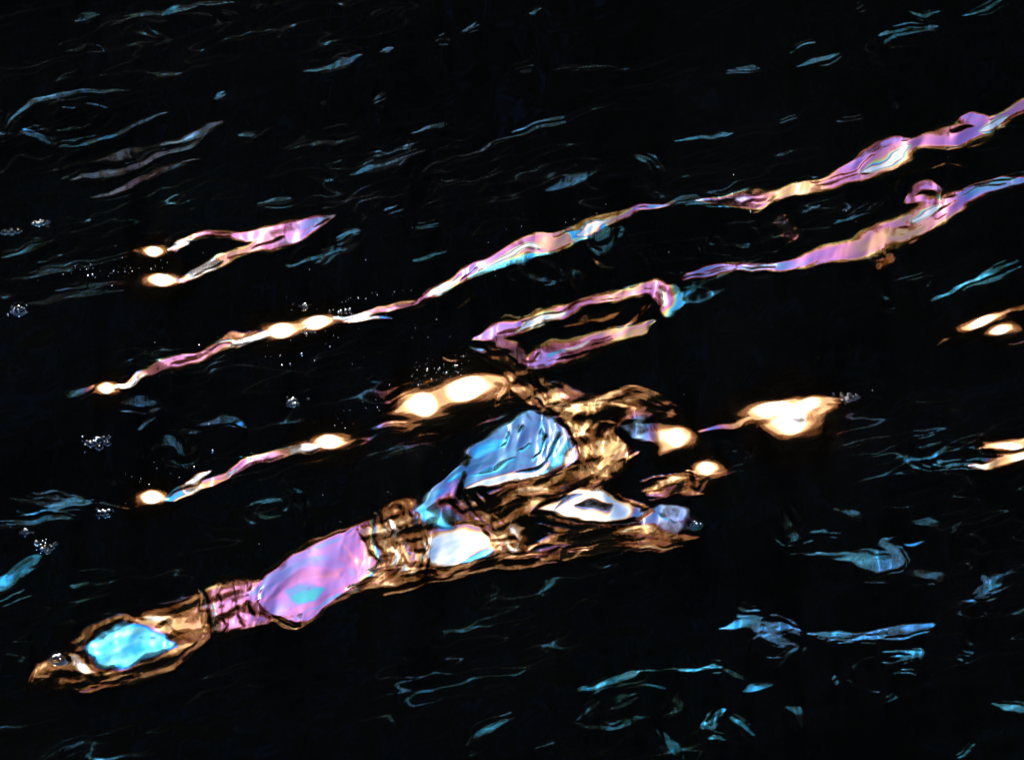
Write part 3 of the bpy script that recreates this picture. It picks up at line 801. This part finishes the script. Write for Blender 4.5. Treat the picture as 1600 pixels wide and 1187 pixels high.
def film_material(name, halo_coat):
    m, nt, b = new_mat(name)
    b.inputs['Base Color'].default_value = (0.00003, 0.00004, 0.00004, 1)
    b.inputs['Roughness'].default_value = 0.04
    b.inputs['IOR'].default_value = 1.333
    b.inputs['Coat Weight'].default_value = halo_coat  # second gloss lobe, put in to spread a halo round glints
    b.inputs['Coat Roughness'].default_value = 0.17
    b.inputs['Coat IOR'].default_value = 1.33
    a = nt.nodes.new('ShaderNodeAttribute')
    a.attribute_name = 'film_nm'
    ai = nt.nodes.new('ShaderNodeAttribute')
    ai.attribute_name = 'film_ior'
    nt.links.new(ai.outputs['Fac'], b.inputs['Thin Film IOR'])
    n = nt.nodes.new('ShaderNodeTexNoise')
    n.inputs['Scale'].default_value = 160.0
    n.inputs['Detail'].default_value = 3.0
    g = nt.nodes.new('ShaderNodeNewGeometry')
    nt.links.new(g.outputs['Position'], n.inputs['Vector'])
    mr = nt.nodes.new('ShaderNodeMapRange')
    mr.inputs['From Min'].default_value = 0.3
    mr.inputs['From Max'].default_value = 0.7
    mr.inputs['To Min'].default_value = -3.5
    mr.inputs['To Max'].default_value = 3.5
    nt.links.new(n.outputs['Fac'], mr.inputs['Value'])
    ad = nt.nodes.new('ShaderNodeMath')
    ad.operation = 'ADD'
    nt.links.new(a.outputs['Fac'], ad.inputs[0])
    nt.links.new(mr.outputs['Result'], ad.inputs[1])
    nt.links.new(ad.outputs[0], b.inputs['Thin Film Thickness'])
    return m


M_water = film_material('dark_water', 0.03)
M_slick = film_material('oil_film', 0.03)

# one sheet: fine in the middle, stretching out towards the horizon
steps = np.cumsum(0.02 * 1.45 ** np.arange(26))
ex = np.concatenate([-X0 - steps[::-1], gx, X0 + steps])
ey = np.concatenate([Y0 - steps[::-1], gy, Y1 + steps])
K = len(steps)
EX, EY = np.meshgrid(ex, ey)
EZ = np.zeros_like(EX)
EZ[K:-K, K:-K] = HZ
out_x = np.maximum(np.abs(EX) - X0, 0)
out_y = np.maximum(np.maximum(EY - Y1, Y0 - EY), 0)
EZ = np.pad(HZ, K, mode='edge') * np.exp(-np.hypot(out_x, out_y) / 3.0)
EF = np.full_like(EX, 212.0)
EI = np.full_like(EX, 1.66)
EI[K:-K, K:-K] = FIOR
EF[K:-K, K:-K] = FILM
MXn = EX.shape[1]
idx = np.arange(EX.size).reshape(EX.shape)
quads = np.stack([idx[:-1, :-1], idx[:-1, 1:], idx[1:, 1:], idx[1:, :-1]], -1).reshape(-1, 4)
co = np.stack([EX.ravel(), EY.ravel(), EZ.ravel()], -1)
water = link_obj('water', grid_mesh('water', co, quads, EF.ravel(), EI.ravel()), M_water)
water['kind'] = 'structure'
water['label'] = 'black rippled water with thin blue glimmers'

# ------------------------------------------------------------------ oil slicks, each its own sheet on the water
SLICKS = {
    1: 'pink oil film streak rising to the right edge at the top',
    2: 'lilac and orange oil film streak thinning down to a pair of sun glints',
    3: 'orange oil film ribbon with a lilac curl at its right end',
    4: 'pink two armed oil film hook with a turquoise end',
    5: 'small pale lilac oil film shaped like a sideways V beside two glints',
    6: 'narrow salmon oil film streak between two glints at the left',
    7: 'short magenta oil film streak above the big slick, white at both ends',
    8: 'turquoise oil film patch with a gold rim at the lower left tip',
    9: 'broad rose pink oil film patch with grey stripes at its left',
    10: 'broad bluish white oil film patch with dark swirling folds',
    11: 'gold oil film scribbles around a pale eye shaped patch',
    12: 'faint grey lilac oil film streaks in the dark upper left',
}
cell = np.stack([SID[:-1, :-1], SID[:-1, 1:], SID[1:, 1:], SID[1:, :-1]], -1)
gidx = np.arange(NX * NY).reshape(NY, NX)
gq = np.stack([gidx[:-1, :-1], gidx[:-1, 1:], gidx[1:, 1:], gidx[1:, :-1]], -1)
gco = np.stack([GX.ravel(), GY.ravel(), HZ.ravel() + 0.0004], -1)
for k, label in SLICKS.items():
    q = gq[cell.max(-1) == k].reshape(-1, 4)
    if not len(q):
        continue
    used, inv = np.unique(q, return_inverse=True)
    me = grid_mesh('oil_slick', gco[used], inv.reshape(-1, 4), FILM.ravel()[used], FIOR.ravel()[used])
    o = link_obj('oil_slick', me, M_slick)
    o['label'] = label
    o['category'] = 'oil slick'
    o['group'] = 'oil slicks on the water'


def water_z(x, y):
    j = np.clip((x + X0) / dxg, 0, NX - 1).astype(int) if isinstance(x, np.ndarray) else int(min(max((x + X0) / dxg, 0), NX - 1))
    i = np.clip((y - Y0) / dyg, 0, NY - 1).astype(int) if isinstance(y, np.ndarray) else int(min(max((y - Y0) / dyg, 0), NY - 1))
    return HZ[i, j]


# ------------------------------------------------------------------ unseen wood, added so that the water mirrors something dark
M_leaf, nt, b = new_mat('dark_leaves')
b.inputs['Base Color'].default_value = (0.006, 0.007, 0.004, 1)
b.inputs['Roughness'].default_value = 0.7
b.inputs['Specular IOR Level'].default_value = 0.1
M_amber, nt, b = new_mat('amber_leaves')  # see-through amber, made up to give reflections gold rims
b.inputs['Base Color'].default_value = (0.07, 0.04, 0.012, 1)
b.inputs['Roughness'].default_value = 0.6
b.inputs['Specular IOR Level'].default_value = 0.2
tl = nt.nodes.new('ShaderNodeBsdfTranslucent')
tl.inputs['Color'].default_value = (0.62, 0.31, 0.055, 1)
mx = nt.nodes.new('ShaderNodeMixShader')
mx.inputs[0].default_value = 0.5
nt.links.new(b.outputs[0], mx.inputs[1])
nt.links.new(tl.outputs[0], mx.inputs[2])
nt.links.new(mx.outputs[0], nt.nodes['Material Output'].inputs[0])
M_bark, nt, b = new_mat('bark')
b.inputs['Base Color'].default_value = (0.06, 0.042, 0.026, 1)
b.inputs['Roughness'].default_value = 0.9
M_bank, nt, b = new_mat('bank_earth')
b.inputs['Base Color'].default_value = (0.05, 0.045, 0.03, 1)
b.inputs['Roughness'].default_value = 1.0


def crown_mesh(seed, height, radius, n):
    r = np.random.default_rng(seed)
    # layered boughs round a leader: dense below, airy towards the top
    nb = 70
    zt = np.linspace(0.10, 1.0, nb) ** 0.9
    rb = radius * np.sqrt(np.clip(1.03 - zt ** 1.7, 0.012, 1)) * r.uniform(0.15, 0.9, nb)
    an = r.uniform(0, 2 * math.pi, nb)
    cb = np.stack([rb * np.cos(an), rb * np.sin(an), zt * height], -1)
    sb = r.uniform(1.0, 1.9, nb) * (1.15 - 0.6 * zt)
    pr = (1.25 - 0.8 * zt) * sb
    pick = r.choice(nb, n, p=pr / pr.sum())
    d = r.standard_normal((n, 3))
    d /= np.linalg.norm(d, axis=1)[:, None]
    p = cb[pick] + d * (r.uniform(0, 1, n) ** 0.5 * sb[pick])[:, None] * np.array([1.25, 1.25, 0.34])
    return leaves('crown', r, p, r.uniform(0.07, 0.15, n))


def leaves(name, r, p, s):
    n = len(p)
    a1 = r.standard_normal((n, 3))
    a1 /= np.linalg.norm(a1, axis=1)[:, None]
    a2 = np.cross(a1, r.standard_normal((n, 3)))
    a2 /= np.linalg.norm(a2, axis=1)[:, None]
    v = np.stack([p - a1 * s[:, None], p + a2 * s[:, None] * 0.5, p + a1 * s[:, None], p - a2 * s[:, None] * 0.5], 1).reshape(-1, 3)
    return grid_mesh(name, v, np.arange(n * 4).reshape(-1, 4))


def spray_mesh(seed, z0, z1, radius, n):
    """thin top of the crown: small leaves in wavy layers, sparser with height, shaped to edge reflections in amber"""
    r = np.random.default_rng(seed)
    m = n * 5
    t = 1 - np.sqrt(1 - r.uniform(0, 1, m) * 0.98)
    an = r.uniform(0, 2 * math.pi, m)
    rr = radius * np.sqrt(r.uniform(0, 1, m)) * (1.05 - 0.45 * t)
    z = z0 + (z1 - z0) * t
    ph = z / 0.62 + 0.5 * np.sin(2 * an + seed) + 0.35 * np.sin(5 * an + 2 * seed) + 0.1 * rr
    keep = r.uniform(0, 1, m) < (0.12 + 0.88 * (0.5 + 0.5 * np.cos(2 * math.pi * ph)) ** 2)
    p = np.stack([rr * np.cos(an), rr * np.sin(an), z], -1)[keep][:n]
    return leaves('leaf_spray', r, p, r.uniform(0.035, 0.075, len(p)))


def tube(bm, pts, radii, seg=7):
    rings = []
    for k, (p, r) in enumerate(zip(pts, radii)):
        rings.append([bm.verts.new((p[0] + r * math.cos(t * 2 * math.pi / seg), p[1] + r * math.sin(t * 2 * math.pi / seg), p[2])) for t in range(seg)])
    for a, c in zip(rings, rings[1:]):
        for t in range(seg):
            bm.faces.new((a[t], a[(t + 1) % seg], c[(t + 1) % seg], c[t]))


TREE_Y = 17.0
crowns = [crown_mesh(70 + i, 12.6, 4.8, 36000) for i in range(3)]
sprays = [spray_mesh(90 + i, 11.0, 17.0, 4.0, 42000) for i in range(3)]
added_bank = bmesh.new()  # unseen shore, added to carry the mirrored wood
prof = [(7.5, -0.6), (8.6, 0.25), (10, 0.8), (13, 1.2), (40, 1.6), (400, 2.0)]
vs = [[added_bank.verts.new((x, y + 0.5 * math.sin(x * 0.7), z)) for (y, z) in prof] for x in np.linspace(-160, 160, 81)]
for a, c in zip(vs, vs[1:]):
    for i in range(len(prof) - 1):
        added_bank.faces.new((a[i], c[i], c[i + 1], a[i + 1]))
me = bpy.data.meshes.new('added_bank')
added_bank.to_mesh(me)
added_bank.free()
bk = link_obj('added_bank', me, M_bank)
bk['kind'] = 'structure'

WOOD = []
for row, (yr, n_, h_) in enumerate([(14.5, 9, 1.0), (19.0, 11, 1.2)]):
    for i in range(n_):
        x = (i - (n_ - 1) / 2) * 5.2 + random.uniform(-0.8, 0.8) + row * 1.7
        y = yr + random.uniform(-0.7, 0.7)
        sc_ = h_ * random.uniform(0.96, 1.04)
        root = bpy.data.objects.new('added_tree', None)
        COL.objects.link(root)
        root.location = (x, y, 1.1)
        root['label'] = 'unseen leafy crown and trunk, added so that the water mirrors black'
        root['category'] = 'added_tree'
        root['group'] = 'unseen wood added for the dark reflection'
        c = bpy.data.objects.new('crown', crowns[(i + row) % 3])
        COL.objects.link(c)
        if not c.data.materials:
            c.data.materials.append(M_leaf)
        c.parent = root
        c.location = (0, 0, 1.0)
        c.scale = (sc_, sc_, sc_)
        c.rotation_euler = (0, 0, random.uniform(0, 6.28))
        c = bpy.data.objects.new('leaf_spray', sprays[(i + 2 * row) % 3])
        COL.objects.link(c)
        if not c.data.materials:
            c.data.materials.append(M_amber)
        c.parent = root
        c.location = (0, 0, 1.0)
        c.scale = (1, 1, 0.97 + 0.08 * random.random())
        c.rotation_euler = (0, 0, random.uniform(0, 6.28))
        bm = bmesh.new()
        tube(bm, [(0, 0, -0.4), (0.1, 0.05, 3), (0.0, 0.15, 8), (0.1, 0, 13.5)], [0.42, 0.33, 0.2, 0.03])
        me = bpy.data.meshes.new('trunk')
        bm.to_mesh(me)
        bm.free()
        link_obj('trunk', me, M_bark, root)
# undergrowth put in out of view to keep the reflection dark
n = 90000
r = np.random.default_rng(5)
p = np.stack([r.uniform(-30, 30, n), r.uniform(13, 23, n), r.uniform(0.6, 12.3, n)], -1)
s = r.uniform(0.3, 0.6, n)[:, None]
a1 = r.standard_normal((n, 3))
a1 /= np.linalg.norm(a1, axis=1)[:, None]
a2 = np.cross(a1, r.standard_normal((n, 3)))
a2 /= np.linalg.norm(a2, axis=1)[:, None]
v = np.stack([p - a1 * s, p + a2 * s * 0.6, p + a1 * s, p - a2 * s * 0.6], 1).reshape(-1, 3)
o = link_obj('added_undergrowth', grid_mesh('added_undergrowth', v, np.arange(n * 4).reshape(-1, 4)), M_leaf)
o['kind'] = 'stuff'

# ------------------------------------------------------------------ bubbles
M_bub, nt, b = new_mat('bubble_skin')
out = nt.nodes['Material Output']
nt.nodes.remove(b)
tr = nt.nodes.new('ShaderNodeBsdfTransparent')
gl = nt.nodes.new('ShaderNodeBsdfGlossy')
gl.inputs['Roughness'].default_value = 0.1
fr = nt.nodes.new('ShaderNodeFresnel')
fr.inputs['IOR'].default_value = 1.15
mx = nt.nodes.new('ShaderNodeMixShader')
nt.links.new(fr.outputs[0], mx.inputs[0])
nt.links.new(tr.outputs[0], mx.inputs[1])
nt.links.new(gl.outputs[0], mx.inputs[2])
nt.links.new(mx.outputs[0], out.inputs[0])

bm = bmesh.new()
bmesh.ops.create_uvsphere(bm, u_segments=24, v_segments=16, radius=1.0)
bmesh.ops.delete(bm, geom=[v_ for v_ in bm.verts if v_.co.z < -0.25], context='VERTS')
for f_ in bm.faces:
    f_.smooth = True
ME_DOME = bpy.data.meshes.new('bubble')
bm.to_mesh(ME_DOME)
bm.free()
ME_DOME.materials.append(M_bub)
# wet collar where the skin meets the water
bm = bmesh.new()
prev = None
rings = []
for k in range(7):
    t = k / 6
    rad, z = 0.93 + 0.5 * t, 0.34 * (1 - t) ** 2.2 - 0.03
    rings.append([bm.verts.new((rad * math.cos(a * math.pi / 12), rad * math.sin(a * math.pi / 12), z)) for a in range(24)])
for a, c in zip(rings, rings[1:]):
    for t in range(24):
        f_ = bm.faces.new((a[t], c[t], c[(t + 1) % 24], a[(t + 1) % 24]))
        f_.smooth = True
ME_COLLAR = bpy.data.meshes.new('water_collar')
bm.to_mesh(ME_COLLAR)
bm.free()
ME_COLLAR.materials.append(M_water)

PXM = 0.00076                    # metres to one photograph px on the water
BUBBLES = [
    ('foam raft', 'flat oval raft of small bubbles below the leftmost glint', [(0, 0, 9), (12, -5, 7), (18, 3, 6), (-8, 6, 6), (5, 10, 7), (20, -8, 4), (-14, 2, 5)], 150, 688),
    ('bubble', 'single grey bubble at the left edge below faint blue streaks', [(0, 0, 15)], 29, 483),
    ('foam raft', 'small dull cluster of bubbles highest at the left edge', [(-7, 0, 7), (5, -1, 7), (13, -2, 4)], 62, 348),
    ('foam raft', 'faint flat foam patch in the left corner of the dark water', [(-9, 0, 7), (2, 0, 8), (12, -1, 6)], 16, 362),
    ('foam raft', 'starry bubble cluster above the glint in the left middle', [(-4, -2, 5), (4, -3, 5), (0, 4, 6), (8, 3, 4), (-7, 4, 3)], 457, 628),
    ('foam raft', 'short row of bubbles left of the lowest left glint', [(-8, 2, 4), (0, 0, 6), (7, 3, 4)], 162, 801),
    ('bubble', 'tiny twin bubble pair near the lower left edge', [(-4, 0, 4), (4, -1, 4)], 38, 831),
    ('foam raft', 'loose raft of bubbles above the blue wave at the lower left', [(-12, -3, 5), (0, 3, 8), (10, 2, 6), (4, 9, 5), (17, -5, 4)], 70, 852),
    ('bubble', 'shiny round bubble at the gold tip of the big slick', [(0, 0, 14)], 90, 1028),
    ('foam raft', 'small bright bubble knot above two close glints', [(-2, -1, 4), (3, 2, 5), (-1, 6, 3)], 475, 478),
    ('foam raft', 'bubbles pinched between two close glints', [(-4, 4, 4), (6, 3, 4), (12, 5, 3)], 480, 514),
    ('foam raft', 'gold lit bubbles right of the biggest glint', [(-6, 0, 5), (3, 2, 6), (11, 0, 5), (18, -3, 4), (6, -6, 4)], 1322, 622),
    ('foam raft', 'tiny bubble row on the orange streak beside two glints', [(-9, 3, 3), (-2, 1, 3), (5, -1, 3)], 542, 486),
]
for cat, label, parts, cx, cy in BUBBLES:
    c0 = at(cx, cy)
    z0 = water_z(c0[0], c0[1])
    c0 = at(cx, cy, z0)
    root = bpy.data.objects.new('foam_raft' if len(parts) > 1 else 'floating_bubble', None)
    COL.objects.link(root)
    root.location = c0
    root['label'] = label
    root['category'] = 'foam' if len(parts) > 1 else 'bubble'
    root['group'] = 'bubbles floating on the water'
    small = [(random.gauss(0, 9), random.gauss(0, 4), random.uniform(1.4, 2.6)) for _ in range(6)] if len(parts) > 1 else []
    for (dx, dy, rp) in parts + small:
        q = at(cx + dx, cy + dy, z0)
        zz = water_z(q[0], q[1])
        s = rp * PXM
        o = bpy.data.objects.new('bubble', ME_DOME)
        COL.objects.link(o)
        o.parent = root
        o.location = (q[0] - c0[0], q[1] - c0[1], zz - c0[2] - s * 0.1)
        o.scale = (s, s, s * 0.8)
        k = bpy.data.objects.new('water_collar', ME_COLLAR)
        COL.objects.link(k)
        k.parent = o

# froth specks: countless beads of air drifting by the glints
SPECKS = [(700, 575, 36, 22, 36), (665, 590, 40, 30, 24), (560, 640, 45, 40, 16), (180, 432, 70, 16, 42), (120, 420, 60, 20, 24), (250, 750, 60, 40, 16),
          (500, 540, 60, 40, 12), (620, 520, 90, 50, 11), (210, 1010, 45, 22, 16), (600, 800, 70, 40, 18), (420, 430, 90, 60, 8), (560, 470, 50, 14, 18),
          (850, 350, 90, 24, 16), (1340, 620, 30, 10, 8), (300, 560, 80, 30, 14), (1085, 820, 14, 6, 4), (800, 593, 800, 420, 42)]
SPARK = [(150, 688, 14, 7, 9), (29, 483, 8, 5, 9), (62, 348, 9, 4, 5), (457, 628, 8, 6, 8), (162, 801, 9, 3, 9), (38, 831, 4, 2, 4), (70, 852, 14, 7, 9),
         (90, 1028, 6, 4, 7), (475, 478, 4, 4, 7), (480, 514, 10, 4, 6), (1322, 622, 14, 6, 6), (542, 486, 9, 4, 6)]  # extra beads added on the bubbles to stand in for sun sparkles
bm = bmesh.new()
bmesh.ops.create_icosphere(bm, subdivisions=2, radius=1.0)
bv = np.array([v_.co[:] for v_ in bm.verts])
bf = [tuple(v_.index for v_ in f_.verts) for f_ in bm.faces]
bm.free()
V, Fc = [], []
for (cx, cy, sx, sy, n) in SPECKS + SPARK:
    for _ in range(n):
        du, dv = sx * rng.standard_normal() * 0.7, sy * rng.standard_normal() * 0.45
        qx, qy = cx + du * 0.97 + dv * 0.22, cy - du * 0.22 + dv * 0.97
        if not (-60 < qx < 1660 and -60 < qy < 1240):
            continue
        q = at(qx, qy)
        z = water_z(q[0], q[1])
        q = at(qx, qy, z)
        r_ = PXM * rng.choice([0.4, 0.6, 0.9, 1.3, 1.9], p=[0.45, 0.3, 0.15, 0.07, 0.03])
        if sx < 15:
            r_ = PXM * rng.choice([1.0, 1.6, 2.4])
            z += PXM * rng.uniform(0, 5)
        k = len(V) * len(bv)
        V.append(bv * r_ + np.array([q[0], q[1], z + r_ * 0.35]))
        Fc += [tuple(i + k for i in f_) for f_ in bf]
me = bpy.data.meshes.new('froth')
me.from_pydata(np.concatenate(V).tolist(), [], Fc)
me.polygons.foreach_set('use_smooth', np.ones(len(me.polygons), dtype=bool))
M_fr, nt, b = new_mat('froth_bead')
b.inputs['Base Color'].default_value = (0.002, 0.002, 0.002, 1)
b.inputs['Roughness'].default_value = 0.2
b.inputs['IOR'].default_value = 2.2
o = link_obj('froth', me, M_fr)
o['kind'] = 'stuff'
o['label'] = 'tiny sparkling froth beads scattered on the water'
